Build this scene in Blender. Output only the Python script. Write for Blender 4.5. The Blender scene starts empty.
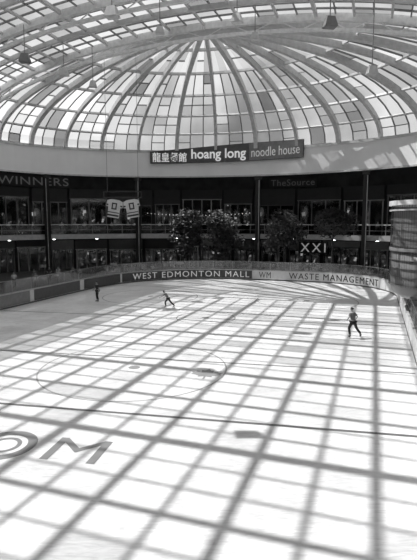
import bpy, math, random
from mathutils import Vector, Matrix
random.seed(3)
sin, cos, pi = math.sin, math.cos, math.pi
TH = math.radians(19); SA, CA = sin(TH), cos(TH)
def Wd(u, v, z=0.0): return Vector((u*SA+v*CA, u*CA-v*SA, z))
def UV(x, y): return (x*SA+y*CA, x*CA-y*SA)
scene = bpy.context.scene
COL = scene.collection

# ---------------------------------------------------------------- materials
def newmat(name):
    m = bpy.data.materials.new(name); m.use_nodes = True
    nt = m.node_tree; nt.nodes.clear()
    o = nt.nodes.new('ShaderNodeOutputMaterial')
    return m, nt, o
def gray(name, g, rough=.6, metal=0.0, var=.12, scale=3.0, emit=0.0, bump=0.0):
    m, nt, o = newmat(name)
    b = nt.nodes.new('ShaderNodeBsdfPrincipled')
    b.inputs['Roughness'].default_value = rough; b.inputs['Metallic'].default_value = metal
    tc = nt.nodes.new('ShaderNodeTexCoord'); n = nt.nodes.new('ShaderNodeTexNoise')
    n.inputs['Scale'].default_value = scale; n.inputs['Detail'].default_value = 4
    nt.links.new(tc.outputs['Object'], n.inputs['Vector'])
    r = nt.nodes.new('ShaderNodeValToRGB')
    a, c = max(0, g*(1-var)), min(1, g*(1+var))
    r.color_ramp.elements[0].position = .3; r.color_ramp.elements[1].position = .7
    r.color_ramp.elements[0].color = (a, a, a, 1); r.color_ramp.elements[1].color = (c, c, c, 1)
    nt.links.new(n.outputs['Fac'], r.inputs['Fac']); nt.links.new(r.outputs['Color'], b.inputs['Base Color'])
    if emit:
        nt.links.new(r.outputs['Color'], b.inputs['Emission Color']); b.inputs['Emission Strength'].default_value = emit
    if bump:
        bp = nt.nodes.new('ShaderNodeBump'); bp.inputs['Strength'].default_value = bump
        nt.links.new(n.outputs['Fac'], bp.inputs['Height']); nt.links.new(bp.outputs['Normal'], b.inputs['Normal'])
    nt.links.new(b.outputs[0], o.inputs[0])
    return m
def glassmat(name, trans, gl):
    m, nt, o = newmat(name)
    t = nt.nodes.new('ShaderNodeBsdfTransparent'); t.inputs[0].default_value = (trans,)*3+(1,)
    g = nt.nodes.new('ShaderNodeBsdfGlossy'); g.inputs['Roughness'].default_value = .08; g.inputs[0].default_value = (.8,.8,.8,1)
    x = nt.nodes.new('ShaderNodeMixShader'); x.inputs[0].default_value = gl
    nt.links.new(t.outputs[0], x.inputs[1]); nt.links.new(g.outputs[0], x.inputs[2]); nt.links.new(x.outputs[0], o.inputs[0])
    return m
def roofglass():
    m, nt, o = newmat('roof_glass')
    at = nt.nodes.new('ShaderNodeAttribute'); at.attribute_name = 'tone'
    fr = nt.nodes.new('ShaderNodeAttribute'); fr.attribute_name = 'shade_mix'
    cb = nt.nodes.new('ShaderNodeCombineColor')
    for i in range(3): nt.links.new(at.outputs['Fac'], cb.inputs[i])
    t = nt.nodes.new('ShaderNodeBsdfTransparent'); nt.links.new(cb.outputs[0], t.inputs[0])
    d = nt.nodes.new('ShaderNodeBsdfTranslucent'); nt.links.new(cb.outputs[0], d.inputs[0])
    x = nt.nodes.new('ShaderNodeMixShader'); nt.links.new(fr.outputs['Fac'], x.inputs[0])
    nt.links.new(t.outputs[0], x.inputs[1]); nt.links.new(d.outputs[0], x.inputs[2]); nt.links.new(x.outputs[0], o.inputs[0])
    return m
def icemat():
    m, nt, o = newmat('ice')
    b = nt.nodes.new('ShaderNodeBsdfPrincipled')
    tc = nt.nodes.new('ShaderNodeTexCoord')
    n = nt.nodes.new('ShaderNodeTexNoise'); n.inputs['Scale'].default_value = .35; n.inputs['Detail'].default_value = 8; n.inputs['Roughness'].default_value = .65
    mp = nt.nodes.new('ShaderNodeMapping'); mp.inputs['Rotation'].default_value = (0,0,.6); mp.inputs['Scale'].default_value = (1.0,6.0,1)
    n2 = nt.nodes.new('ShaderNodeTexNoise'); n2.inputs['Scale'].default_value = 1.6; n2.inputs['Detail'].default_value = 6; n2.inputs['Distortion'].default_value = 1.5
    nt.links.new(tc.outputs['Object'], n.inputs['Vector']); nt.links.new(tc.outputs['Object'], mp.inputs[0]); nt.links.new(mp.outputs[0], n2.inputs['Vector'])
    a = nt.nodes.new('ShaderNodeMath'); a.operation = 'ADD'
    nt.links.new(n.outputs['Fac'], a.inputs[0]); nt.links.new(n2.outputs['Fac'], a.inputs[1])
    h = nt.nodes.new('ShaderNodeMath'); h.operation = 'MULTIPLY'; h.inputs[1].default_value = .5; nt.links.new(a.outputs[0], h.inputs[0])
    r = nt.nodes.new('ShaderNodeValToRGB')
    r.color_ramp.elements[0].position = .34; r.color_ramp.elements[1].position = .60
    r.color_ramp.elements[0].color = (.55,.55,.55,1); r.color_ramp.elements[1].color = (.82,.82,.82,1)
    nt.links.new(h.outputs[0], r.inputs['Fac']); nt.links.new(r.outputs['Color'], b.inputs['Base Color'])
    b.inputs['Roughness'].default_value = .36; b.inputs['IOR'].default_value = 1.31
    nt.links.new(b.outputs[0], o.inputs[0])
    return m
def tilemat():
    m, nt, o = newmat('floor_tiles')
    b = nt.nodes.new('ShaderNodeBsdfPrincipled'); tc = nt.nodes.new('ShaderNodeTexCoord')
    k = nt.nodes.new('ShaderNodeTexBrick'); k.inputs['Scale'].default_value = 1.0; k.offset = 0
    k.inputs['Color1'].default_value = (.10,.10,.10,1); k.inputs['Color2'].default_value = (.16,.16,.16,1); k.inputs['Mortar'].default_value = (.05,.05,.05,1)
    nt.links.new(tc.outputs['Object'], k.inputs['Vector']); nt.links.new(k.outputs['Color'], b.inputs['Base Color'])
    b.inputs['Roughness'].default_value = .35; nt.links.new(b.outputs[0], o.inputs[0]); return m

M_ICE = icemat(); M_TILE = tilemat(); M_ROOF = roofglass()
M_WHITE = gray('white_paint', .62, .5); M_STEEL = gray('painted_steel', .46, .45); M_BAR = gray('glazing_bar_paint', .24, .5)
M_RIB = gray('rib_paint', .58, .5); M_TRUSS = gray('truss_paint', .85, .5)
M_FASC = gray('fascia_plaster', .86, .7, var=.04, scale=.4)
M_DARK = gray('dark_paint', .035, .55); M_MID = gray('mid_gray', .22, .5); M_BLACK = gray('black_paint', .012, .5)
M_EDGE = gray('slab_edge', .45, .5)
M_WALL = gray('dark_wall', .03, .8, var=.5, scale=.6); M_CEIL = gray('dark_ceiling', .04, .9)
M_BOARD = gray('board_plastic', .66, .35, var=.06); M_KICK = gray('kick_plate', .10, .5)
M_BANNER = gray('banner_gray', .36, .5); M_LEAD = gray('lead_gray', .07, .5); M_POD = gray('pod_gray', .20, .3, scale=.8)
M_CHROME = gray('rail_metal', .45, .3, metal=.8); M_GLASS = glassmat('clear_glass', .75, .12); M_SHOPGLASS = glassmat('shop_glass', .6, .12)
M_RAILGLASS = glassmat('balustrade_glass', .5, .22)
M_LIT = gray('lit_letters', .16, .5, emit=.24, var=.02); M_LIT0 = gray('dim_letters', .10, .5, emit=.22, var=.02); M_LIT2 = gray('bright_letters', .78, .5, emit=.4, var=.02)
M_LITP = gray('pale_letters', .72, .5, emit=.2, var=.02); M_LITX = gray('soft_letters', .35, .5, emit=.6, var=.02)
M_LAMP = gray('lamp_glow', .9, .5, emit=14, var=.01); M_BULB = gray('bulb_glow', .6, .5, emit=1.2, var=.01)
M_SIGNL = gray('sign_pale', .5, .5, emit=.1); M_SIGNM = gray('sign_mid', .30, .5)
M_PAINT = gray('ice_paint_dark', .13, .5, var=.12, scale=2); M_PAINTL = gray('ice_paint_light', .28, .5, var=.10, scale=2); M_PAINTF = gray('ice_paint_faint', .38, .5, var=.08, scale=2)
M_LEAF = gray('foliage', .04, .55, var=.8, scale=5); M_BARK = gray('bark', .04, .9, var=.3, scale=10, bump=.4)
def display(sc,em):
    m, nt, o = newmat('shop_interior')
    b = nt.nodes.new('ShaderNodeBsdfPrincipled'); tc = nt.nodes.new('ShaderNodeTexCoord'); v = nt.nodes.new('ShaderNodeTexVoronoi'); v.inputs['Scale'].default_value = sc
    v.distance='CHEBYCHEV'
    nt.links.new(tc.outputs['Object'], v.inputs['Vector'])
    r = nt.nodes.new('ShaderNodeValToRGB'); r.color_ramp.interpolation='CONSTANT'
    r.color_ramp.elements[0].position=0; r.color_ramp.elements[0].color=(.01,.01,.01,1)
    for p,g in ((.35,.05),(.5,.015),(.62,.12),(.74,.03),(.87,.5),(.93,.03)):
        e=r.color_ramp.elements.new(p); e.color=(g,g,g,1)
    r.color_ramp.elements[-1].color=(.08,.08,.08,1)
    nt.links.new(v.outputs['Color'], r.inputs['Fac']); nt.links.new(r.outputs['Color'], b.inputs['Base Color']); nt.links.new(r.outputs['Color'], b.inputs['Emission Color'])
    b.inputs['Emission Strength'].default_value=em; nt.links.new(b.outputs[0], o.inputs[0]); return m
M_DISP = [display(2.4,1.8), display(1.8,.8), display(3.4,1.8), display(2.8,.7)]
M_SKIN = gray('skin', .34, .6); M_HAIR = gray('hair', .03, .8); M_BOOT = gray('boot_leather', .03, .4)
M_SHIRT_G = gray('gray_shirt', .16, .8); M_SHIRT_L = gray('light_shirt', .7, .8); M_SHIRT_D = gray('dark_shirt', .03, .8)
M_TRS = gray('dark_trousers', .018, .8); M_JEAN = gray('gray_jeans', .09, .8)

# ---------------------------------------------------------------- mesh helpers
def mk(name, V, F, mat, parent=None, smooth=False, label=None, cat=None, struct=False, group=None):
    me = bpy.data.meshes.new(name); me.from_pydata([tuple(v) for v in V], [], F); me.update()
    if smooth:
        for p in me.polygons: p.use_smooth = True
    if mat: me.materials.append(mat)
    ob = bpy.data.objects.new(name, me); COL.objects.link(ob)
    meta(ob, parent, label, cat, struct, group); return ob
def meta(ob, parent=None, label=None, cat=None, struct=False, group=None):
    if parent: ob.parent = parent
    if label: ob['label'] = label
    if cat: ob['category'] = cat
    if struct: ob['kind'] = 'structure'
    if group: ob['group'] = group
def empty(name, loc=(0,0,0), rz=0, **k):
    e = bpy.data.objects.new(name, None); e.location = loc; e.rotation_euler = (0,0,rz); e.empty_display_size = .3
    COL.objects.link(e); meta(e, **k); return e
class MB:
    def __init__(s): s.V=[]; s.F=[]
    def add(s, V, F):
        n=len(s.V); s.V += [Vector(v) for v in V]; s.F += [tuple(i+n for i in f) for f in F]
    def box(s, c, sx, sy, sz, ax=None):
        c=Vector(c); X,Y,Z = ax if ax else (Vector((1,0,0)),Vector((0,1,0)),Vector((0,0,1)))
        V=[c+X*(i*sx/2)+Y*(j*sy/2)+Z*(k*sz/2) for k in (-1,1) for j in (-1,1) for i in (-1,1)]
        s.add(V,[(0,2,3,1),(4,5,7,6),(0,1,5,4),(2,6,7,3),(0,4,6,2),(1,3,7,5)])
    def sweep(s, P, N, w, d, closed=False):
        n=len(P); V=[]
        for i,p in enumerate(P):
            a=P[i-1] if (i>0 or closed) else P[i]; b=P[(i+1)%n] if (i<n-1 or closed) else P[i]
            T=(Vector(b)-Vector(a)).normalized(); nn=Vector(N[i]); nn=(nn-T*nn.dot(T)).normalized(); S=T.cross(nn)
            for (x,y) in ((-1,-1),(1,-1),(1,1),(-1,1)): V.append(Vector(p)+S*(x*w/2)+nn*(y*d/2))
        F=[]
        for i in range(n if closed else n-1):
            j=(i+1)%n
            for k in range(4):
                l=(k+1)%4; F.append((i*4+k,i*4+l,j*4+l,j*4+k))
        if not closed: F += [(0,3,2,1),tuple((n-1)*4+k for k in range(4))]
        s.add(V,F)
    def cyl(s, a, b, r0, r1=None, n=10):
        a=Vector(a); b=Vector(b); r1=r0 if r1 is None else r1
        T=(b-a).normalized(); X=T.orthogonal().normalized(); Y=T.cross(X)
        V=[a+X*cos(2*pi*i/n)*r0+Y*sin(2*pi*i/n)*r0 for i in range(n)]+[b+X*cos(2*pi*i/n)*r1+Y*sin(2*pi*i/n)*r1 for i in range(n)]
        s.add(V,[(i,(i+1)%n,n+(i+1)%n,n+i) for i in range(n)]+[tuple(range(n))[::-1],tuple(range(n,2*n))])
    def lathe(s, c, prof, n=24):
        c=Vector(c); V=[c+Vector((r*cos(2*pi*i/n), r*sin(2*pi*i/n), z)) for (r,z) in prof for i in range(n)]
        m=len(prof); F=[(k*n+i,k*n+(i+1)%n,(k+1)*n+(i+1)%n,(k+1)*n+i) for k in range(m-1) for i in range(n)]
        F += [tuple(range(n))[::-1], tuple(range((m-1)*n,m*n))]; s.add(V,F)
    def strip(s, I, O, z0, z1, closed=False):
        n=len(I); V=[]
        for i in range(n):
            V += [Vector((I[i][0],I[i][1],z0)),Vector((O[i][0],O[i][1],z0)),Vector((O[i][0],O[i][1],z1)),Vector((I[i][0],I[i][1],z1))]
        F=[]
        for i in range(n if closed else n-1):
            j=(i+1)%n
            for k in range(4):
                l=(k+1)%4; F.append((i*4+k,j*4+k,j*4+l,i*4+l))
        if not closed: F += [(0,1,2,3),tuple((n-1)*4+k for k in (3,2,1,0))]
        s.add(V,F)
    def obj(s, name, mat, **k): return mk(name, s.V, s.F, mat, **k)

class Path:
    def __init__(s, pts, step=.5, closed=False):
        P=[Vector((p[0],p[1])) for p in pts]
        if closed: P.append(P[0])
        cum=[0]
        for i in range(1,len(P)): cum.append(cum[-1]+(P[i]-P[i-1]).length)
        s.P=P; s.cum=cum; s.L=cum[-1]; s.closed=closed
        n=max(2,int(s.L/step)); s.n=n
        s.S=[s.L*i/n for i in range(n if closed else n+1)]
    def raw(s,t):
        t = t % s.L if s.closed else min(max(t,0),s.L)
        lo,hi=0,len(s.cum)-1
        while hi-lo>1:
            m=(lo+hi)//2
            if s.cum[m]<=t: lo=m
            else: hi=m
        d=s.cum[hi]-s.cum[lo]; f=(t-s.cum[lo])/d if d else 0
        return s.P[lo].lerp(s.P[hi],f)
    def nrm(s,t):
        e=.4
        if s.closed: T=s.raw(t+e)-s.raw(t-e)
        else: T=s.raw(min(t+e,s.L))-s.raw(max(t-e,0))
        T.normalize(); return Vector((-T.y,T.x)), T
    def at(s,t,off=0):
        N,_=s.nrm(t); return s.raw(t)+N*off
    def line(s,off,a=None,b=None,step=.5):
        if a is None: return [s.at(t,off) for t in s.S]
        n=max(1,int((b-a)/step)); return [s.at(a+(b-a)*i/n,off) for i in range(n+1)]

# camera maths (only used to read positions off along real walls)
H=7.0; PT=math.atan(58/480.0)
def proj(p):
    D=p[1]*cos(PT)-(p[2]-H)*sin(PT); v=p[1]*sin(PT)+(p[2]-H)*cos(PT)
    return 208.5+480*p[0]/D, 280-480*v/D, D
def s_for(path, px, z, ymin=30, off=0):
    best=None
    for i in range(int(path.L/.1)):
        t=i*.1; p=path.at(t,off)
        if p.y<ymin: continue
        x,_,D=proj((p.x,p.y,z))
        if best is None or abs(x-px)<best[0]: best=(abs(x-px),t)
    return best[1]

def textmesh(txt, size, bold=0.0, ext=0.02, space=1.0):
    c=bpy.data.curves.new('t','FONT'); c.body=txt; c.size=size; c.offset=bold; c.extrude=ext; c.space_character=space
    c.resolution_u=4
    o=bpy.data.objects.new('t',c); COL.objects.link(o); bpy.context.view_layer.update()
    dg=bpy.context.evaluated_depsgraph_get(); me=o.evaluated_get(dg).to_mesh()
    V=[v.co.copy() for v in me.vertices]; F=[tuple(p.vertices) for p in me.polygons]
    o.evaluated_get(dg).to_mesh_clear(); bpy.data.objects.remove(o)
    if V:
        mx=min(v.x for v in V); my=min(v.y for v in V)
        V=[Vector((v.x-mx,v.y-my,v.z)) for v in V]
    return V,F
def textpath(name, txt, path, s0, s1, z0, h, off, mat, bold=0.0, parent=None, slope=0.0, space=1.0, **k):
    V,F=textmesh(txt,1.0,bold,.02,space)
    if not V: return None
    w=max(v.x for v in V); hh=max(v.y for v in V)
    out=[]
    for v in V:
        t=s0+(s1-s0)*v.x/w; p=path.at(t,off-v.z)
        out.append(Vector((p.x,p.y,z0+slope*(v.x/w)+h*v.y/hh)))
    return mk(name,out,F,mat,parent=parent,**k)

# ---------------------------------------------------------------- hall outline
CV, WW, U0, AA = -15.0, 27.6, 42.5, 20.3
Z0, HH, UN = 16.5, 8.0, -12.0
def outline(off):
    P=[]
    for i in range(32): P.append((UN+(U0-UN)*i/32, CV-WW-off))
    for i in range(65):
        a=pi-pi*i/64; P.append((U0+(AA+off)*sin(a), CV+(WW+off)*cos(a)))
    for i in range(32): P.append((U0-(U0-UN)*(i+1)/32, CV+WW+off))
    return [Wd(u,v).xy for u,v in P]
mb=MB(); o9=outline(9.6); n=len(o9)
mb.add([Vector((p.x,p.y,-.03)) for p in o9]+[Vector((p.x,p.y,-.4)) for p in o9],[tuple(range(n))[::-1],tuple(range(n,2*n))]+[(i,(i+1)%n,n+(i+1)%n,n+i) for i in range(n)])
mb.obj('floor',M_TILE,struct=True)
A9,B9=outline(9.0),outline(9.5)
def wallseg(name,i0,i1):
    m=MB(); m.strip(A9[i0:i1+1],B9[i0:i1+1],-.03,14.6); m.obj(name,M_WALL,struct=True)
wallseg('wall_left',0,32); wallseg('wall_far',32,96); wallseg('wall_right',96,len(A9)-1)
mb=MB(); mb.box(Wd(UN-.3,CV,13),WW*2+20,.5,26.4,(Wd(0,1),Wd(1,0),Vector((0,0,1)))); mb.obj('wall_near',M_WALL,struct=True)
mb=MB(); mb.strip(outline(.35),outline(9.6),14.6,15.1); mb.obj('ceiling',M_CEIL,struct=True)
FP=Path(outline(0),.7)
mb=MB(); mb.strip(outline(0),outline(.35),13.0,Z0+.1); mb.obj('trim_1',M_FASC,struct=True,label='curved white plaster ring beam under the dome')
mb=MB(); mb.strip(outline(-.12),outline(-.01),Z0-.25,Z0+.05); mb.obj('trim_2',M_WHITE,struct=True)
mb=MB(); mb.strip(outline(-.08),outline(-.01),13.0,13.18); mb.obj('trim_3',M_WHITE,struct=True)
mb=MB(); mb.strip(outline(.9),outline(8.98),4.75,5.3); mb.obj('floor_2',M_MID,struct=True)
mb=MB(); mb.strip(outline(.78),outline(.89),4.75,5.36); mb.obj('trim_4',M_EDGE,struct=True)
mb=MB(); mb.box(Wd(-5.8,CV,5.03),WW*2+1.7,12.4,.54,(Wd(0,1),Wd(1,0),Vector((0,0,1)))); mb.obj('floor_3',M_MID,struct=True)

# ---------------------------------------------------------------- roof
def vp(u,phi,k=0): return Wd(u, CV+(WW+k)*cos(phi), Z0+(HH+k)*sin(phi))
def vn(phi): 
    v=cos(phi)/WW; z=sin(phi)/HH; return Wd(0,v,z).normalized()
def ap(al,be,k=0): return Wd(U0+(AA+k)*cos(be)*sin(al), CV+(WW+k)*cos(be)*cos(al), Z0+(HH+k)*sin(be))
def an(al,be): return Wd(cos(be)*sin(al)/AA, cos(be)*cos(al)/WW, sin(be)/HH).normalized()
NB=15; NP=52
tn=[5]
def trim(m,mat=M_STEEL,label=None):
    o=m.obj('trim_%d'%tn[0],mat,struct=True,label=label); tn[0]+=1; return o
dx=(U0-UN)/NB
for i in range(NB+1):
    u=UN+dx*i; P=[vp(u,pi*k/64) for k in range(65)]; N=[vn(pi*k/64) for k in range(65)]
    big=(i%2==1)
    m=MB(); m.sweep([p-nn*.25 for p,nn in zip(P,N)],N,.42 if big else .26,.6 if big else .4)
    if big:
        n0=40; Q=[vp(u,pi*k/n0)-vn(pi*k/n0)*.3 for k in range(n0+1)]; R=[vp(u,pi*k/n0)-vn(pi*k/n0)*1.2 for k in range(2,n0-1)]; RN=[vn(pi*k/n0) for k in range(2,n0-1)]
        m.sweep(R,RN,.26,.26)
        for k in range(2,n0-2):
            a,b=(Q[k],R[k-1]) if k%2 else (R[k-2],Q[k+1])
            m.cyl(a,b,.05,n=5)
    trim(m,M_TRUSS if big else M_RIB,'white arched roof truss' if big else 'arched roof rib')
for k in range(2,NP-1,2):
    phi=pi*k/NP; m=MB(); big=(k%6==2 and k!=26)
    m.sweep([vp(UN,phi)-vn(phi)*.15,vp(U0,phi)-vn(phi)*.15],[vn(phi)]*2,.25 if big else .17,.3 if big else .22); trim(m,M_RIB)
wn=[1]
def window(GV,GF,tones,shade_mix,bars):
    o=mk('window_%d'%wn[0],GV,GF,M_ROOF,struct=True); wn[0]+=1
    o.data.attributes.new('tone','FLOAT','FACE'); o.data.attributes.new('shade_mix','FLOAT','FACE')
    at=o.data.attributes['tone']
    for i,t in enumerate(tones): at.data[i].value=t
    fr=o.data.attributes['shade_mix']
    for i,t in enumerate(shade_mix): fr.data[i].value=t
    bars.obj('glazing_bar',M_BAR,parent=o)
def tone_v(u=0):
    r=random.random()
    if u>24: return random.uniform(.35,.55) if r<.12 else (random.uniform(.6,.8) if r<.38 else random.uniform(.88,1.0))
    return random.uniform(.6,.7) if r<.05 else (random.uniform(.78,.88) if r<.25 else random.uniform(.9,1.0))
def tone_a(base):
    r=random.random()
    if r<.07: return random.uniform(.25,.4)
    if r<.42: return random.uniform(.55,.76)*base
    return random.uniform(.82,1.0)*base
def ice_shade(v):  # frosting and dimming added to the left panes to shade the far-left ice
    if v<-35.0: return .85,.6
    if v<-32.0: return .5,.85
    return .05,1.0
for i in range(NB):
    u0=UN+dx*i; V=[];F=[];T=[];R=[]; m=MB(); ns=3
    for a in range(ns):
        for k in range(NP):
            ua,ub=u0+dx*a/ns,u0+dx*(a+1)/ns; n=len(V); phi=pi*(k+.5)/NP; fr,mu=ice_shade(CV+WW*cos(phi))
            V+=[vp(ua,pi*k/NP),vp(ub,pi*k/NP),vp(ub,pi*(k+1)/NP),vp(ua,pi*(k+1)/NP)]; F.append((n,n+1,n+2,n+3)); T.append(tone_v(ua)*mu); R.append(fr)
    for a in range(1,ns):
        u=u0+dx*a/ns; m.sweep([vp(u,pi*k/NP) for k in range(NP+1)],[vn(pi*k/NP) for k in range(NP+1)],.12,.14)
    for k in range(1,NP):
        if k%2: m.sweep([vp(u0,pi*k/NP),vp(u0+dx,pi*k/NP)],[vn(pi*k/NP)]*2,.11,.12)
    window(V,F,T,R,m)
NA=16; NR=12; bmax=pi/2
for i in range(1,NA):
    al=pi*i/NA
    P=[ap(al,bmax*k/24)-an(al,bmax*k/24)*.25 for k in range(25)]; N=[an(al,bmax*k/24) for k in range(25)]
    m=MB(); m.sweep(P,N,.34 if i%2 else .48,.6); trim(m,M_RIB,'curved rib of the half dome')
RG=(2,4,6,8,10)
for k in RG:
    be=bmax*k/NR; m=MB()
    m.sweep([ap(pi*j/56,be)-an(pi*j/56,be)*.12 for j in range(57)],[an(pi*j/56,be) for j in range(57)],.2,.26); trim(m,M_RIB)
for i in range(NA):
    V=[];F=[];T=[];R=[];m=MB(); ns=3
    for a in range(ns):
        base=random.choice((1,1,.85)); k=0
        while k<NR:
            st=2 if (k%2==0 and random.random()<.6) else 1
            a0=pi*(i+a/ns)/NA; a1=pi*(i+(a+1)/ns)/NA
            b0,b1=bmax*k/NR,bmax*(k+st)/NR; bm=(b0+b1)/2; n=len(V)
            V+=[ap(a0,b0),ap(a1,b0),ap(a1,bm),ap(a0,bm),ap(a1,b1),ap(a0,b1)]; t=tone_a(base)
            fr,mu=ice_shade(CV+WW*cos(bm)*cos(a0)); t*=mu
            F+=[(n,n+1,n+2,n+3),(n+3,n+2,n+4,n+5)]; T+=[t,t]; R+=[fr,fr]
            if st==1 and k%2==0: m.sweep([ap(a0,b1),ap(a1,b1)],[an(a0,b1),an(a1,b1)],.10,.12)
            k+=st
    for a in range(1,ns):
        al=pi*(i+a/ns)/NA; kk=NR-4
        m.sweep([ap(al,bmax*k/NR) for k in range(kk+1)],[an(al,bmax*k/NR) for k in range(kk+1)],.12,.13)
    window(V,F,T,R,m)
def roofz(u,v):
    k=1-((v-CV)/WW)**2-(max(0,u-U0)/AA)**2
    return Z0+HH*math.sqrt(max(0,k))

# ---------------------------------------------------------------- rink
def rrect():
    P=[]; V0,V1,UA,UB=-28.0,2.2,1.2,56.7
    def arc(cu,cv,r,a0,a1):
        for i in range(25):
            a=a0+(a1-a0)*i/24; P.append((cu+r*sin(a),cv+r*cos(a)))
    arc(UB-13,V0+13,13,pi,pi/2); arc(UB-9,V1-9,9,pi/2,0); arc(UA+4,V1-4,4,0,-pi/2); arc(UA+8,V0+8,8,-pi/2,-pi)
    return [Wd(u,v).xy for u,v in P]
RP=Path(rrect(),.8,closed=True)
mb=MB(); L=RP.line(0); n=len(L)
mb.add([Vector((p.x,p.y,0)) for p in L]+[Vector((p.x,p.y,-.028)) for p in L],[tuple(range(n))[::-1],tuple(range(n,2*n))]+[(i,(i+1)%n,n+(i+1)%n,n+i) for i in range(n)])
mb.obj('ice_rink',M_ICE,label='smooth white ice sheet with painted hockey lines',cat='ice rink')
ICE=bpy.data.objects['ice_rink']
def upfix(o):
    import bmesh
    b=bmesh.new(); b.from_mesh(o.data); bmesh.ops.recalc_face_normals(b,faces=b.faces); b.to_mesh(o.data); b.free()
upfix(ICE); upfix(bpy.data.objects['floor'])
E=empty('rink_barrier',Wd(4.7,-13,0),label='white dasher boards with clear glass around the ice',cat='rink boards')
def bstrip(name,o0,o1,z0,z1,mat):
    m=MB(); m.strip([p-E.location.xy for p in RP.line(o0)],[p-E.location.xy for p in RP.line(o1)],z0,z1,True); m.obj(name,mat,parent=E)
bstrip('dasher_board',.02,.16,.12,1.16,M_BOARD); bstrip('kick_plate',.0,.17,-.02,.12,M_KICK); bstrip('cap_rail',-.02,.24,1.16,1.23,M_STEEL)
bstrip('glass_panel',.09,.105,1.23,2.2,M_GLASS); bstrip('top_rail',.08,.12,2.2,2.25,M_MID)
NPst=66; pm=None
for i in range(NPst):
    t=RP.L*i/NPst; p=RP.at(t,.13)-E.location.xy
    if pm is None:
        m=MB(); m.box((0,0,.5),.06,.06,1.0); o=m.obj('glass_post',M_CHROME,parent=E); pm=o.data
    else:
        o=bpy.data.objects.new('glass_post',pm); COL.objects.link(o); o.parent=E
    o.location=(p.x,p.y,1.22)
def board_banner(x0,x1,txt,bg,fg,label,z0=.16,z1=1.13,tx=None,ymin=40,bold=.0,space=1.0):
    s0=s_for(RP,x0,.7,ymin); s1=s_for(RP,x1,.7,ymin)
    m=MB(); m.strip(RP.line(-.03,s0,s1,.4),RP.line(.0,s0,s1,.4),z0,z1)
    o=m.obj('advertising_banner',bg,label=label,cat='banner')
    if txt:
        a,b=tx if tx else (.04,.96)
        textpath('lettering',txt,RP,s0+(s1-s0)*a,s0+(s1-s0)*b,z0+.14*(z1-z0),.74*(z1-z0),-.035,fg,bold=bold,parent=o,space=space)
    return o
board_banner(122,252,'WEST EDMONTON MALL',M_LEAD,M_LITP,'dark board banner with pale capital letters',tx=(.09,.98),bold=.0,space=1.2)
board_banner(255,275,'WM',M_BOARD,M_LEAD,'small white board banner with dark initials',tx=(.2,.8),bold=.0,space=1.1)
board_banner(277,386,'WASTE MANAGEMENT',M_BOARD,M_BLACK,'pale board banner with black capitals',tx=(.10,.90),bold=.0,space=1.16)
board_banner(84,120,'',M_LEAD,None,'plain dark board banner beside the ice')
board_banner(34,80,'',M_KICK,None,'plain dark board banner beside the ice')
board_banner(-10,30,'',M_MID,None,'plain mid-gray board banner beside the ice',ymin=33)

TM=math.radians(11)
def Wm(a,b,z=0): return Vector((a*sin(TM)+b*cos(TM), a*cos(TM)-b*sin(TM), z))
poly=[(p.x,p.y) for p in RP.line(-.15)]
def inside(x,y):
    c=False; j=len(poly)-1
    for i in range(len(poly)):
        xi,yi=poly[i]; xj,yj=poly[j]
        if (yi>y)!=(yj>y) and x<(xj-xi)*(y-yi)/(yj-yi)+xi: c=not c
        j=i
    return c
def flat(name,mb,mat,label): return mb.obj(name,mat,parent=ICE,label=label)
def iline(X,Y,w,mat,label,z=.004):
    d=Vector((cos(TM),-sin(TM),0)); c=Vector((X,Y,z)); a=b=0
    while inside(*(c+d*(b+.2)).xy) and b<40: b+=.2
    while inside(*(c-d*(a+.2)).xy) and a<40: a+=.2
    m=MB(); m.box(c+d*((b-a)/2),a+b,w,.004,(d,Vector((sin(TM),cos(TM),0)),Vector((0,0,1)))); flat('painted_line',m,mat,label)
iline(.9,16.2,.16,M_PAINT,'wide dark painted line'); iline(-.4,23.6,.12,M_PAINT,'thin dark painted line'); iline(-.4,34.5,.2,M_PAINTL,'gray painted line'); iline(0,51,.1,M_PAINTL,'thin goal line')
def ring(X,Y,r,w,mat,lb='thin painted face-off circle',nm='painted_circle',n=64):
    m=MB(); I=[(X+(r-w)*cos(2*pi*i/n),Y+(r-w)*sin(2*pi*i/n)) for i in range(n)]; O=[(X+r*cos(2*pi*i/n),Y+r*sin(2*pi*i/n)) for i in range(n)]
    m.strip(I,O,.002,.006,True); flat(nm,m,mat,lb)
cc=((-3.6,22.6,.08,M_PAINTF),(8.8,42.5,.1,M_PAINTF),(-5.5,45,.1,M_PAINTF),(-.2,34.8,.1,M_PAINTL))
for i,(X,Y,w_,mt) in enumerate(cc): ring(X,Y,4.5 if i<3 else 2.2,w_,mt)
for X,Y in ((-3.6,22.6),(8.8,42.5),(-5.5,45),(-.2,34.8)):
    m=MB(); m.lathe((X,Y,0),[(.28,.002),(.28,.006)],20); flat('painted_dot',m,M_PAINTL,'painted face-off dot')
def emblem(X,Y,s):
    pts=[(0,1),(.2,.6),(.4,.7),(.35,.25),(.65,.5),(.72,.3),(1,.3),(.85,.05),(.95,-.1),(.4,-.4),(.45,-.6),(.06,-.5),(.06,-1)]
    full=pts+[(-x,y) for x,y in reversed(pts[1:])]
    V=[Vector((X,Y,.008))+Wm(y*s,x*s) for x,y in full]; V.append(Vector((X,Y,.008))); c=len(V)-1; n=len(full)
    mk('painted_emblem',V,[(i,c,(i+1)%n) for i in range(n)],M_PAINTL,parent=ICE,label='dark painted leaf emblem')
emblem(-.1,21.6,.75)
M_PAINTM = gray('ice_paint_medium', .2, .5, var=.10, scale=2)
ring(-6.45,14.45,1.0,.30,M_PAINTM,'outer ring of painted letter O','painted_letter')
ring(-6.45,14.45,.52,.14,M_PAINTM,'inner ring of painted letter O','painted_letter')
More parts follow.
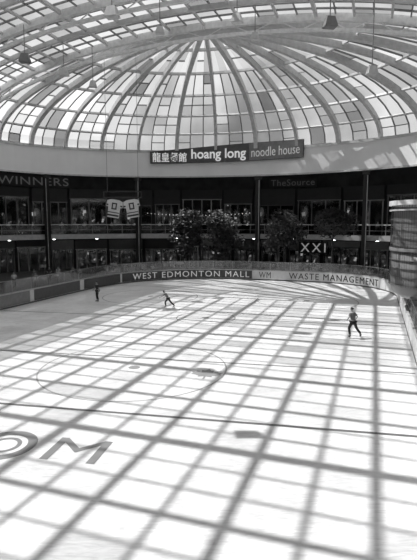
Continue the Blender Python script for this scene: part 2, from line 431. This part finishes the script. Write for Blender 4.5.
V,F=textmesh('M',1.0,.0,.0); w=max(v.x for v in V); hh=max(v.y for v in V)
mk('painted_letter',[Vector((-5.05,13.55,0))+Wm(1.45*v.y/hh, 1.75*v.x/w,.008) for v in V],F,M_PAINTM,parent=ICE,label='large gray painted letter M')
V,F=textmesh('C',1.0,.0,.0); w=max(v.x for v in V); hh=max(v.y for v in V)
mk('painted_letter',[Vector((-9.6,14.4,0))+Wm(1.6*v.y/hh, 1.7*v.x/w,.008) for v in V],F,M_PAINTM,parent=ICE,label='large gray painted letter C')

# ---------------------------------------------------------------- columns
def column(u,v):
    c=Wd(u,v); e=empty('column',(c.x,c.y,-.03),-TH,label='tall dark square column with pale edge strip supporting ring beam',cat='column',group='dark gallery columns')
    m=MB(); m.box((0,0,6.5),.55,.55,12.9); m.obj('shaft',M_BLACK,parent=e)
    m=MB(); m.box((0,0,.3),.8,.8,.6); m.box((0,0,.68),.68,.68,.16); m.obj('base',M_DARK,parent=e)
    m=MB(); m.box((0,0,12.83),.85,.85,.36); m.obj('capital',M_DARK,parent=e)
    m=MB(); m.box((.2,-.29,6.7),.08,.04,11.6); m.obj('edge_strip',M_STEEL,parent=e)
def onell(v,off=.35): return U0+(AA+off)*math.sqrt(max(0,1-((v-CV)/(WW+off))**2))
for v in (-39.8,-30.7,-14.8,-1.2): column(onell(v),v)
for u in (30,16,2): column(u,CV-WW-.35)
for u in (24,10): column(u,CV+WW+.35)

# ---------------------------------------------------------------- gallery railing
GP=Path(outline(1.05),.8)
E2=empty('gallery_railing',Wd(U0+AA+1.05,CV,5.3),label='glass balustrade with metal handrail along the upper gallery',cat='railing')
def gstrip(name,o0,o1,z0,z1,mat):
    m=MB(); q=E2.location.xy; m.strip([p-q for p in GP.line(o0)],[p-q for p in GP.line(o1)],z0,z1); m.obj(name,mat,parent=E2)
gstrip('handrail',-.05,.05,1.3,1.4,M_WHITE); gstrip('glass_panel',-.01,.01,.12,1.22,M_RAILGLASS); gstrip('bottom_rail',-.03,.03,.04,.12,M_MID); gstrip('mid_rail',-.02,.02,.62,.67,M_MID)
pm=None
for i in range(96):
    p=GP.at(GP.L*i/95)-E2.location.xy
    if pm is None:
        m=MB(); m.box((0,0,.66),.07,.07,1.3); o=m.obj('baluster',M_MID,parent=E2); pm=o.data
    else: o=bpy.data.objects.new('baluster',pm); COL.objects.link(o); o.parent=E2
    o.location=(p.x,p.y,0)
def bulbs(x0,x1,z):
    P0=s_for(GP,x0,z,40); P1=s_for(GP,x1,z,40); c=GP.at((P0+P1)/2,-.4)
    e=empty('light_string',(c.x,c.y,z),label='sagging string of small dim bulbs above the gallery railing',cat='string lights')
    n=30; pts=[]
    for i in range(n+1):
        f=i/n; p=GP.at(P0+(P1-P0)*f,-.4); pts.append(Vector((p.x-c.x,p.y-c.y,-.35*4*f*(1-f))))
    m=MB(); 
    for i in range(n): m.cyl(pts[i],pts[i+1],.02,n=5)
    m.obj('wire',M_DARK,parent=e)
    bm=None
    for i in range(1,n):
        if bm is None:
            q=MB(); q.lathe((0,0,0),[(.015,-.12),(.045,-.09),(.045,-.04),(.02,0)],8); o=q.obj('bulb',M_BULB,parent=e); bm=o.data
        else: o=bpy.data.objects.new('bulb',bm); COL.objects.link(o); o.parent=e
        o.location=pts[i]
bulbs(144,254,8.3)

# ---------------------------------------------------------------- shops + signs
BP=Path(outline(8.95),.8)
def shop(s,w,z,h,lit):
    p=BP.at(s); N,T=BP.nrm(s); ang=math.atan2(T.y,T.x); nd=random.choice((2,3,4)); hf=random.uniform(.62,.8)
    e=empty('shop',(p.x-N.x*.35,p.y-N.y*.35,z),ang,label='dark glazed shop with framed panes and header band',cat='shop',group='shops around the galleries')
    m=MB()
    for j in range(nd+1): m.box((-w/2+.15+(w-.3)*j/nd,-.05,h*hf/2),.14,.14,h*hf)
    m.box((0,-.05,h*hf),w,.16,.14); m.obj('window_frame',random.choice((M_MID,M_LEAD,M_STEEL)),parent=e)
    m=MB(); m.box((0,0,h*hf/2),w-.3,.03,h*(hf-.02)); m.obj('glass_pane',M_SHOPGLASS,parent=e)
    m=MB(); m.box((0,0,h*(1+hf)/2),w,.2,h*(1-hf)-.1); m.obj('header_band',random.choice((M_DARK,M_LEAD,M_KICK,M_MID)) if h<5 else M_DARK,parent=e)
    if lit:
        m=MB(); k=random.randint(2,4)
        for j in range(k):
            if random.random()<.85: m.box((-w/2+w*(j+.5)/k+random.uniform(-.2,.2),.18,h*random.uniform(.25,.4)),w/k*random.uniform(.4,.85),.04,h*random.uniform(.25,.55))
        if m.V: m.obj('display_panel',random.choice(M_DISP),parent=e)
s0=s_for(BP,-20,5,45); s1=s_for(BP,430,5,30)
for (z,h,ws) in ((-.03,4.4,14),(5.3,6.6,11)):
    cuts=[0]+sorted((i+random.uniform(-.25,.25))/ws for i in range(1,ws))+[1]
    for a_,b_ in zip(cuts,cuts[1:]):
        s=s0+(s1-s0)*(a_+b_)/2; w=(s1-s0)*(b_-a_)*.93
        shop(s,w,z,h,random.random()<(.97 if z<0 else .85))
def sign(txt,x0,x1,z0,h,mat,label,bold=.0,panel=None,off=-.62,space=1.1):
    a=s_for(BP,x0,z0,40); b=s_for(BP,x1,z0,40)
    o=textpath('shop_sign',txt,BP,a,b,z0,h,off,mat,bold=bold,label=label,cat='sign',space=space)
    m=MB(); m.strip(BP.line(off+.05,a-.3,b+.3,.5),BP.line(off+.16,a-.3,b+.3,.5),z0-.25,z0+h+.25); m.obj('sign_panel',panel or M_BLACK,parent=o)
sign('WINNERS',-4,68,12.2,1.1,M_LIT,'dim glowing capital letters on dark shop sign')
sign('TheSource',272,316,12.25,.9,M_LIT0,'faint gray letters on dark shop sign')
sign('XXI',302,327,2.7,1.25,M_LITX,'thin roman-style letters on dark shop sign',off=-.75,space=1.35)
def table(X,Y,z):
    e=empty('display_table',(X,Y,z),random.random()*3,label='small round display table with stacked goods outside a shop',cat='table',group='display tables in the galleries')
    m=MB(); m.lathe((0,0,0),[(.35,0),(.35,.04),(.06,.08),(.06,.78),(.75,.8),(.75,.86)],20); m.obj('table_stand',M_MID,parent=e)
    m=MB()
    for k in range(5): m.box((.4*cos(k*1.26),.4*sin(k*1.26),1.0),.3,.24,.28)
    m.obj('goods',M_BOARD,parent=e)
for i in range(12):
    s=s0+(s1-s0)*(i+.4)/12; p=BP.at(s,-3.4-random.random()*1.5); table(p.x,p.y,-.03 if i%2 else 5.3)
li=0; lm=None
for (lev,z) in ((0,4.72),(1,14.57)):
    for k in range(15):
        for off in (2.4,6.2):
            s=FP.L*(.30+.42*(k+(.5 if off>5 else 0))/15); p=FP.at(s,off)
            if lm is None:
                m=MB(); m.lathe((0,0,0),[(.18,0),(.2,-.03),(.15,-.06)],14); o=m.obj('ceiling_lamp',M_LAMP); lm=o.data
            else: o=bpy.data.objects.new('ceiling_lamp',lm); COL.objects.link(o)
            o.location=(p.x,p.y,z+.0); meta(o,None,'small round recessed ceiling downlight','ceiling lamp',False,'gallery ceiling lamps')

# ---------------------------------------------------------------- dome banner
a=s_for(FP,150,15.5,45); b=s_for(FP,305,15.5,45)
def topz(f): return 16.35+.9*math.sin(min(1,f*1.25)*pi/2)
def botz(f): return 14.75+.25*f
n=40; V=[];F=[]
for i in range(n+1):
    f=i/n; t=a+(b-a)*f
    p0=FP.at(t,-.42); p1=FP.at(t,-.30)
    V+=[Vector((p0.x,p0.y,botz(f))),Vector((p0.x,p0.y,topz(f))),Vector((p1.x,p1.y,topz(f))),Vector((p1.x,p1.y,botz(f)))]
for i in range(n):
    for k in range(4):
        l=(k+1)%4; F.append((i*4+k,i*4+l,(i+1)*4+l,(i+1)*4+k))
F+=[(0,1,2,3),tuple(n*4+k for k in (3,2,1,0))]
DB=mk('restaurant_banner',V,F,M_KICK,label='long curved gray restaurant sign mounted on ring beam',cat='sign')
def seg(name,f0,f1,mat,grow=0.0,o0=-.46,o1=-.425,dz=.08):
    m=12; V=[];F=[]
    for i in range(m+1):
        f=f0+(f1-f0)*i/m; t=a+(b-a)*f; p0=FP.at(t,o0); p1=FP.at(t,o1)
        V+=[Vector((p0.x,p0.y,botz(f)+dz)),Vector((p0.x,p0.y,topz(f)-dz)),Vector((p1.x,p1.y,topz(f)-dz)),Vector((p1.x,p1.y,botz(f)+dz))]
    for i in range(m):
        for k in range(4):
            l=(k+1)%4; F.append((i*4+k,i*4+l,(i+1)*4+l,(i+1)*4+k))
    F+=[(0,1,2,3),tuple(m*4+k for k in (3,2,1,0))]
    return mk(name,V,F,mat,parent=DB)
seg('sign_panel',.0,.245,M_LEAD); seg('sign_panel',.25,.645,M_KICK); seg('sign_panel',.65,.995,M_MID)
D=b-a
textpath('lettering','龍皇餐館',FP,a+D*.015,a+D*.24,14.98,1.25,-.48,M_LIT2,bold=.012,parent=DB)
textpath('lettering','hoang long',FP,a+D*.27,a+D*.63,15.0,1.65,-.48,M_LIT2,bold=.02,parent=DB)
textpath('lettering','noodle house',FP,a+D*.665,a+D*.975,15.4,1.15,-.48,M_LITP,bold=.0,parent=DB,slope=.15)
m=MB()
for f in (.05,.35,.65,.95):
    t=a+D*f; p=FP.at(t,-.30); q=FP.at(t,0.0); m.cyl((p.x,p.y,15.4),(q.x,q.y,15.4),.05)
m.obj('mounting_bracket',M_STEEL,parent=DB)

# ---------------------------------------------------------------- hanging jersey sign
JX,JY,JZ=-8.8,50.0,8.0
uj,vj=UV(JX,JY)
E3=empty('hanging_sign',(JX,JY,JZ),-.05,label='pair of pale jersey-shaped panels hung from a dark bar',cat='hanging sign')
m=MB(); m.box((0,0,1.5),4.0,.14,.16)
for x in (-1.95,1.95): m.cyl((x,0,1.5),(x,0,2.1),.05)
m.box((0,0,2.1),4.0,.1,.12); m.obj('support_bar',M_DARK,parent=E3)
rz=roofz(uj,vj)-JZ
m=MB(); 
for x in (-1.6,1.6): m.cyl((x,0,2.1),(x,0,rz-.2),.02,n=6)
m.obj('cable',M_MID,parent=E3)
for sx,tl in ((-1.0,.16),(1.0,-.16)):
    o=[(-.38,1.3),(.38,1.3),(.8,1.15),(.86,.55),(.62,.5),(.58,-.55),(-.58,-.55),(-.62,.5),(-.86,.55),(-.8,1.15)]
    V=[Vector((x,-.07,z)) for x,z in o]+[Vector((x,.07,z)) for x,z in o]; k=len(o)
    F=[tuple(range(k)),tuple(range(k,2*k))[::-1]]+[(i,k+i,k+(i+1)%k,(i+1)%k) for i in range(k)]
    j=mk('jersey_panel',V,F,M_SIGNL,parent=E3,label='pale jersey-shaped panel with dark stripes'); j.location=(sx,0,0); j.rotation_euler=(0,tl,0)
    m=MB(); m.box((0,-.08,-.32),1.16,.02,.18); m.box((0,-.08,-.02),1.18,.02,.1)
    m.box((0,-.08,.9),.55,.02,.14); m.box((0,-.08,.35),.55,.02,.14); m.box((-.2,-.08,.62),.14,.02,.5); m.box((.2,-.08,.62),.14,.02,.5)
    for sg in (-1,1): m.box((sg*.72,-.08,.7),.2,.02,.16)
    m.obj('jersey_stripe',M_DARK,parent=j)

# ---------------------------------------------------------------- roof floodlights
def flood(X,Y,z,s=1.0,spk=False):
    u,v=UV(X,Y); rz=roofz(u,v)-.3
    nm='loudspeaker' if spk else 'floodlight'
    e=empty(nm,(X,Y,z),random.uniform(-.4,.4),label='boxy gray loudspeaker hanging on a rod from roof' if spk else 'boxy pale floodlight hanging on a rod from roof rib',cat=nm,group='hanging '+nm+'s')
    m=MB(); hw=.42*s
    V=[(-hw,-hw*.8,-.3*s),(hw,-hw*.8,-.3*s),(hw,hw*.8,-.3*s),(-hw,hw*.8,-.3*s),(-hw*.6,-hw*.5,.3*s),(hw*.6,-hw*.5,.3*s),(hw*.6,hw*.5,.3*s),(-hw*.6,hw*.5,.3*s)]
    m.add(V,[(0,3,2,1),(4,5,6,7),(0,1,5,4),(1,2,6,5),(2,3,7,6),(3,0,4,7)]); m.obj('housing',M_MID if spk else M_WHITE,parent=e)
    m=MB(); m.box((0,0,-.32*s),hw*1.7,hw*1.3,.05); m.obj('lens' if not spk else 'grille',M_MID if spk else M_WHITE,parent=e)
    m=MB(); m.cyl((0,0,.28*s),(0,0,rz-z),.035,n=6); m.cyl((-hw*.6,0,.34*s),(hw*.6,0,.34*s),.03,n=6); m.obj('hanging_rod',M_MID,parent=e)
def at_px(px,py,Y):
    t=(280-py)/480.0
    h=(t*Y*cos(PT)-Y*sin(PT))/(cos(PT)+t*sin(PT)); Dp=Y*cos(PT)-h*sin(PT)
    return (px-208.5)/480*Dp, Y, H+h
for px,py,Y,s,sp in ((25,58,42,1.1,True),(112,12,34,1.1,False),(237,18,34,.9,False),(330,22,32,1.0,True),(64,72,46,1.0,False),(93,84,48,.9,False),(255,36,40,.8,False),(372,70,36,.9,False),(160,30,38,.8,False)):
    X,Yy,z=at_px(px,py,Y); u,v=UV(X,Yy)
    z=min(z,roofz(u,v)-2.2); flood(X,Yy,z,s,sp)
for X,Y in ((-10.5,19.2),(-12.0,26.2),(-3.6,15.5)): flood(X,Y,20.0,.9,True)  # out-of-view boxes added to cast dark patches on the ice

# ---------------------------------------------------------------- right viewing pod
pc=Vector((15.6,31.2)); pu,pv=UV(pc.x,pc.y)
e=empty('balcony_pod',(pc.x,pc.y,0),-TH,label='rounded gray fine-mesh balcony drum with pale cap beside rink',cat='balcony')
def half(prof,name,mat):
    m=MB(); m.lathe((0,0,0),prof,64); m.obj(name,mat,parent=e,smooth=True)
half([(2.0,2.0),(2.9,2.1),(3.35,2.45),(3.5,3.0),(3.5,5.2)],'drum_body',M_POD)
m=MB(); NRD=110
for k in range(NRD):
    al=2*pi*k/NRD; m.cyl((3.56*cos(al),3.56*sin(al),2.9),(3.56*cos(al),3.56*sin(al),8.1),.016,n=4)
m.obj('mesh_rod',M_KICK,parent=e)
def hoop(r0,r1,z0,z1,name,mat,sm=False):
    m=MB(); I=[(r0*cos(2*pi*i/64),r0*sin(2*pi*i/64)) for i in range(64)]; O=[(r1*cos(2*pi*i/64),r1*sin(2*pi*i/64)) for i in range(64)]
    m.strip(I,O,z0,z1,True); m.obj(name,mat,parent=e)
for k in range(10): hoop(3.52,3.58,3.0+k*.52,3.04+k*.52,'mesh_hoop',M_KICK)
hoop(3.36,3.42,5.2,7.9,'screen_panel',M_POD)
hoop(3.4,3.75,8.05,8.35,'rim_band',M_WHITE); hoop(3.4,3.7,7.7,7.8,'rim_band',M_STEEL); hoop(3.48,3.62,5.15,5.35,'slab_band',M_MID)
m=MB(); m.box((6.2,0,5.0),7.0,4.0,.4); m.obj('access_deck',M_MID,parent=e)
m=MB(); m.cyl((2.4,0,-.03),(2.4,0,3.0),.25); m.obj('support_post',M_MID,parent=e)

# ---------------------------------------------------------------- trees
def leafmesh(seed,lo,hi,wd):
    r=random.Random(seed); m=MB(); cl=[(r.uniform(-wd,wd),r.uniform(-wd,wd),r.uniform(lo,hi),r.uniform(.9,1.35)) for _ in range(24)]
    for (cx,cy,cz,cr) in cl:
        for _ in range(220):
            d=Vector((r.gauss(0,1),r.gauss(0,1),r.gauss(0,1))).normalized()*cr*r.uniform(.45,1.1)
            c=Vector((cx,cy,cz))+d; X=Vector((r.gauss(0,1),r.gauss(0,1),r.gauss(0,.6))).normalized(); Y=X.orthogonal().normalized(); s=r.uniform(.13,.25)
            n=len(m.V); m.V+=[c-X*s,c+Y*s*.5,c+X*s,c-Y*s*.5]; m.F.append((n,n+1,n+2,n+3))
    return m,cl
for i,(X,Y,lo,hi,wd) in enumerate(((-2.8,62.0,2.6,7.6,1.2),(1.9,61.2,2.4,7.6,1.3),(9.3,59.0,4.0,7.6,1.3),(14.6,56.5,6.3,7.7,1.3))):
    e=empty('potted_tree',(X,Y,-.03),i*1.1,label='tall bushy dark indoor tree in a round planter',cat='tree',group='indoor trees beside the rink')
    m,cl=leafmesh(i,lo,hi,wd)
    m.obj('foliage',M_LEAF,parent=e)
    m=MB(); m.cyl((0,0,.6),(.05,.03,3.5),.13,.1,8); m.cyl((.05,.03,3.5),(0,0,hi-.3),.1,.03,8)
    for (cx,cy,cz,cr) in cl: m.cyl((.03,.02,max(1.8,cz-1.6)),(cx,cy,cz),.05,.02,6)
    m.obj('trunk',M_BARK,parent=e)
    m=MB(); m.lathe((0,0,0),[(.5,0),(.62,.1),(.72,.7),(.78,.75),(.78,.85),(.68,.85),(.66,.72)],24); m.obj('planter',M_MID,parent=e)

# ---------------------------------------------------------------- people
def skinobj(name,nodes,edges,root,mat,parent,sub=1):
    me=bpy.data.meshes.new(name); keys=list(nodes); idx={k:i for i,k in enumerate(keys)}
    me.from_pydata([tuple(nodes[k][0]) for k in keys],[(idx[a],idx[b]) for a,b in edges],[])
    me.materials.append(mat)
    o=bpy.data.objects.new(name,me); COL.objects.link(o); o.parent=parent
    md=o.modifiers.new('skin','SKIN'); md.use_smooth_shade=True
    sv=me.skin_vertices[0].data
    for k in keys:
        r=nodes[k][1]; r=r if isinstance(r,tuple) else (r,r)
        sv[idx[k]].radius=r; sv[idx[k]].use_root=(k==root)
    s=o.modifiers.new('sub','SUBSURF'); s.levels=sub; s.render_levels=sub
    return o
def person(loc,heading,pose,shirt,trs,label,skates=False,scale=1.0,group=None,hairlen=0):
    lift=.085 if skates else 0
    e=empty('person',loc,heading,label=label,cat='person')
    if group: e['group']=group
    e.scale=(scale,)*3
    J={'pelvis':(0,0,.95),'waist':(0,0,1.08),'chest':(0,0,1.28),'nb':(0,-.01,1.43),'neck':(0,.0,1.50),'h0':(0,.025,1.57),'h1':(0,.02,1.65),'h2':(0,.01,1.72),
       'shL':(-.17,0,1.41),'elL':(-.23,-.03,1.13),'wrL':(-.25,.06,.9),'shR':(.17,0,1.41),'elR':(.23,-.03,1.13),'wrR':(.25,.06,.9),
       'hpL':(-.09,0,.9),'knL':(-.1,.02,.5),'anL':(-.1,-.02,.1),'hpR':(.09,0,.9),'knR':(.1,.02,.5),'anR':(.1,-.02,.1)}
    J={k:Vector(v) for k,v in J.items()}
    lx=pose.get('lean',0); ly=pose.get('side',0); pv=J['pelvis'].copy()
    R=Matrix.Rotation(-lx,3,'X')@Matrix.Rotation(ly,3,'Y')
    for k in ('waist','chest','nb','neck','h0','h1','h2','shL','elL','wrL','shR','elR','wrR'): J[k]=pv+R@(J[k]-pv)
    for k,v in pose.items():
        if k in J: J[k]=Vector(v)
    dp=Vector(pose.get('drop',(0,0,0)))
    for k in J:
        if k[:2] not in ('kn','an'): J[k]=J[k]+dp
        J[k]=J[k]+Vector((0,0,lift))
    rad={'pelvis':(.13,.11),'waist':(.12,.09),'chest':(.15,.105),'nb':(.1,.075),'neck':.052,'h0':(.062,.075),'h1':(.078,.095),'h2':(.055,.068),
         'sh':.058,'el':.042,'wr':.028,'hp':.088,'kn':.058,'an':.04}
    nodes={k:(v,rad.get(k,rad.get(k[:2]))) for k,v in J.items()}
    edges=[('pelvis','waist'),('waist','chest'),('chest','nb'),('nb','neck'),('neck','h0'),('h0','h1'),('h1','h2'),
           ('nb','shL'),('shL','elL'),('elL','wrL'),('nb','shR'),('shR','elR'),('elR','wrR'),('pelvis','hpL'),('hpL','knL'),('knL','anL'),('pelvis','hpR'),('hpR','knR'),('knR','anR')]
    for sd,sg in (('L',-1),('R',1)):
        w=J['wr'+sd]; d=(w-J['el'+sd]).normalized(); lat=d.cross(Vector((sg,0,.2))).normalized()
        if lat.y<0: lat=-lat
        inn=Vector((-sg,0,0)); 
        nodes['pm'+sd]=(w+d*.06,(.03,.018)); edges.append(('wr'+sd,'pm'+sd))
        for q,(o,l) in enumerate(((.028,.072),(.01,.082),(-.01,.076),(-.028,.058))):
            b0=w+d*.095+lat*o; b1=b0+d*l*.5+inn*.012; b2=b1+d*l*.4+inn*.03
            for nm,pp in (('a',b0),('b',b1),('c',b2)): nodes['f%s%d%s'%(sd,q,nm)]=(pp,.0085)
            edges+= [('pm'+sd,'f%s%da'%(sd,q)),('f%s%da'%(sd,q),'f%s%db'%(sd,q)),('f%s%db'%(sd,q),'f%s%dc'%(sd,q))]
        t0=w+d*.035+lat*.035+inn*.01; t1=t0+d*.035+lat*.02+inn*.015
        nodes['t0'+sd]=(t0,.011); nodes['t1'+sd]=(t1,.009); edges+=[('pm'+sd,'t0'+sd),('t0'+sd,'t1'+sd)]
    hd=(J['h2']-J['h0']).normalized(); fw=Vector((0,1,0)); fw=(fw-hd*fw.dot(hd)).normalized(); rt=fw.cross(hd)
    body=skinobj('body',nodes,edges,'pelvis',M_SKIN,e,1)
    sh={k:(J[k],tuple(x*1.13+.008 for x in (rad[k] if isinstance(rad[k],tuple) else (rad[k],)*2))) for k in ('waist','chest','nb')}
    sh['hem']=(J['pelvis'].lerp(J['waist'],-.15),(.15,.125))
    ed=[('hem','waist'),('waist','chest'),('chest','nb')]
    for sd in 'LR':
        sh['sh'+sd]=(J['sh'+sd],.075); sh['sl'+sd]=(J['sh'+sd].lerp(J['el'+sd],.75),.066); ed+=[('nb','sh'+sd),('sh'+sd,'sl'+sd)]
    skinobj('shirt',sh,ed,'chest',shirt,e,1)
    tr={'pelvis':(J['pelvis'],(.15,.13))}; ed=[]
    for sd in 'LR':
        tr['hp'+sd]=(J['hp'+sd],.108); tr['kn'+sd]=(J['kn'+sd],.082); tr['an'+sd]=(J['an'+sd]+Vector((0,0,.03)),.068)
        ed+=[('pelvis','hp'+sd),('hp'+sd,'kn'+sd),('kn'+sd,'an'+sd)]
    skinobj('trousers',tr,ed,'pelvis',trs,e,1)
    for sd in 'LR':
        a=J['an'+sd]; fd=Vector(pose.get('ft'+sd,(0,1,0))).normalized(); sl=fd.cross(Vector((0,0,1))).normalized(); up=sl.cross(fd).normalized()
        bz=a-up*.06
        nb={'t':(a+up*.05,.055),'h':(bz-fd*.04,(.045,.05)),'m':(bz+fd*.07,(.045,.04)),'e':(bz+fd*.16,(.038,.03))}
        so=skinobj('skate' if skates else 'shoe',nb,[('t','h'),('h','m'),('m','e')],'h',M_BOOT,e,1)
        if skates:
            m=MB(); m.box(bz+fd*.06-up*.1,.27,.008,.03,(fd,sl,up)); m.box(bz+fd*.14-up*.07,.02,.02,.06,(fd,sl,up)); m.box(bz-fd*.02-up*.07,.02,.02,.06,(fd,sl,up))
            m.obj('blade',M_CHROME,parent=so)
    c=J['h1']+hd*.03-fw*.012; V=[];F=[]; nu,nv=14,8
    for j in range(nv+1):
        th=pi*.62*j/nv
        for i in range(nu):
            ph=2*pi*i/nu; fr=cos(ph)
            lim=th*(1.0 if fr<.2 else 1-.45*fr)
            if hairlen and fr<0: lim=th*1.25
            V.append(c+hd*(.105*cos(lim))+rt*(.088*sin(lim)*sin(ph))+fw*(.105*sin(lim)*cos(ph)))
    for j in range(nv):
        for i in range(nu): F.append((j*nu+i,j*nu+(i+1)%nu,(j+1)*nu+(i+1)%nu,(j+1)*nu+i))
    mk('hair',V,F,M_HAIR,parent=e,smooth=True)
    hc=J['h1']
    for sg in (-1,1):
        m=MB(); m.lathe(hc+fw*.088+rt*.032*sg-hd*.01,[(.003,-.008),(.011,0),(.003,.008)],8); m.obj('eye',M_BLACK,parent=e)
    m=MB(); m.add([hc+fw*.09+hd*.0,hc+fw*.088-hd*.045+rt*.014,hc+fw*.088-hd*.045-rt*.014,hc+fw*.118-hd*.038],[(0,1,3),(0,3,2),(1,2,3),(0,2,1)]); m.obj('nose',M_SKIN,parent=e)
    m=MB(); m.box(hc+fw*.084-hd*.068,.04,.012,.01,(rt,fw,hd)); m.obj('mouth',M_DARK,parent=e)
    for sg in (-1,1):
        m=MB(); m.box(hc+rt*.085*sg-hd*.01,.016,.035,.055,(rt,fw,hd)); m.obj('ear',M_SKIN,parent=e)
    return e
person((8.75,28.5,0.0),.5,{'lean':.22,'side':.05,'drop':(0,0,-.05),'knL':(-.16,.16,.5),'anL':(-.2,.02,.1),'knR':(.26,-.02,.48),'anR':(.52,-.1,.1),
  'elL':(-.36,.0,1.2),'wrL':(-.28,.2,1.05),'elR':(.34,.02,1.2),'wrR':(.4,.2,1.0),'ftL':(0,1,0),'ftR':(.5,1,0)},M_SHIRT_G,M_TRS,'skater in gray t-shirt and dark trousers, leg pushed sideways',skates=True,scale=1.05)
person((-3.3,38.8,0.0),1.35,{'lean':.6,'drop':(0,0,-.1),'knL':(-.1,.26,.5),'anL':(-.1,.2,.1),'knR':(.14,-.2,.46),'anR':(.16,-.55,.12),
  'elL':(-.3,.45,1.15),'wrL':(-.3,.66,1.05),'elR':(.3,.3,1.1),'wrR':(.42,.5,.95)},M_SHIRT_G,M_TRS,'young skater in gray top leaning forward, one leg behind',skates=True,scale=.88)
person((-9.8,41.9,0.0),2.4,{'lean':.08,'knL':(-.11,.1,.5),'anL':(-.12,.0,.1),'elR':(.27,.06,1.15),'wrR':(.2,.26,1.0)},M_SHIRT_D,M_TRS,'skater in all dark clothes standing upright on ice',skates=True,hairlen=1)
stand=[{'elL':(-.28,.05,1.15),'wrL':(-.18,.28,1.1),'elR':(.28,.05,1.15),'wrR':(.18,.28,1.1)},{'knL':(-.12,.12,.5),'anL':(-.12,.14,.1),'knR':(.1,-.02,.5),'anR':(.1,-.16,.1)},{}]
sp=[(-19.0,57.0,'d'),(-18.0,57.2,'l'),(-12.6,59.4,'l'),(-8.2,61.0,'g'),(-7.2,61.3,'l'),(6.2,60.3,'d'),(-20.8,51.0,'l'),(-16.9,53.6,'l'),(-10.4,60.2,'d'),(11.9,58.2,'l'),(-19.8,54.2,'g'),(-16.4,57.6,'g'),(-15.2,56.2,'l'),(-18.2,50.2,'g'),(5.2,61.0,'l'),(17.4,56.4,'l'),(-5.6,61.8,'g')]
for i,(X,Y,c) in enumerate(sp):
    sh={'d':M_SHIRT_D,'l':M_SHIRT_L,'g':M_SHIRT_G}[c]; lb={'d':'person in dark shirt standing behind the rink boards','l':'person in pale shirt standing behind the rink boards','g':'person in gray shirt standing behind the rink boards'}[c]
    person((X,Y,-.03),pi+random.uniform(-.5,.5),stand[i%3],sh,M_JEAN if i%2 else M_TRS,lb,group='spectators behind the boards')
for i,(px,c) in enumerate(((8,'l'),(22,'g'),(62,'l'),(84,'l'),(98,'d'),(112,'l'),(128,'g'),(160,'l'),(300,'g'),(342,'l'),(356,'d'),(180,'g'),(240,'l'),(268,'l'),(349,'l'),(378,'l'),(75,'g'))):
    s=s_for(GP,px,6,40,.7); p=GP.at(s,.6)
    sh={'d':M_SHIRT_D,'l':M_SHIRT_L,'g':M_SHIRT_G}[c]; lb={'d':'person in dark shirt at the gallery railing','l':'person in pale shirt at the gallery railing','g':'person in gray shirt at the gallery railing'}[c]
    person((p.x,p.y,5.3),pi+random.uniform(-.4,.4),stand[(i+1)%3],sh,M_TRS,lb,group='spectators on the gallery')

# ---------------------------------------------------------------- light
sd=bpy.data.lights.new('sun','SUN'); sd.energy=5.3; sd.angle=math.radians(.5)
so=bpy.data.objects.new('sun',sd); COL.objects.link(so)
Ld=Vector((.50,-.17,-.84)).normalized(); so.rotation_euler=Ld.to_track_quat('-Z','Y').to_euler(); so.location=(0,0,60)
w=bpy.data.worlds.new('world'); scene.world=w; w.use_nodes=True; nt=w.node_tree; nt.nodes.clear()
o=nt.nodes.new('ShaderNodeOutputWorld'); bg=nt.nodes.new('ShaderNodeBackground'); tc=nt.nodes.new('ShaderNodeTexCoord'); nz=nt.nodes.new('ShaderNodeTexNoise')
nz.inputs['Scale'].default_value=4; nz.inputs['Detail'].default_value=5
rp=nt.nodes.new('ShaderNodeValToRGB'); rp.color_ramp.elements[0].position=.38; rp.color_ramp.elements[1].position=.6
rp.color_ramp.elements[0].color=(.4,.4,.4,1); rp.color_ramp.elements[1].color=(1,1,1,1)
nt.links.new(tc.outputs['Generated'],nz.inputs['Vector']); nt.links.new(nz.outputs['Fac'],rp.inputs['Fac']); nt.links.new(rp.outputs['Color'],bg.inputs['Color'])
bg.inputs['Strength'].default_value=.88; nt.links.new(bg.outputs[0],o.inputs[0])

# ---------------------------------------------------------------- camera
cd=bpy.data.cameras.new('camera'); cd.sensor_fit='VERTICAL'; cd.sensor_height=24; cd.lens=24*480/560.0; cd.clip_end=500
co=bpy.data.objects.new('camera',cd); COL.objects.link(co); co.location=(0,0,H); co.rotation_euler=(pi/2-PT,0,0); scene.camera=co
scene.view_settings.view_transform='Standard'; scene.view_settings.look='None'
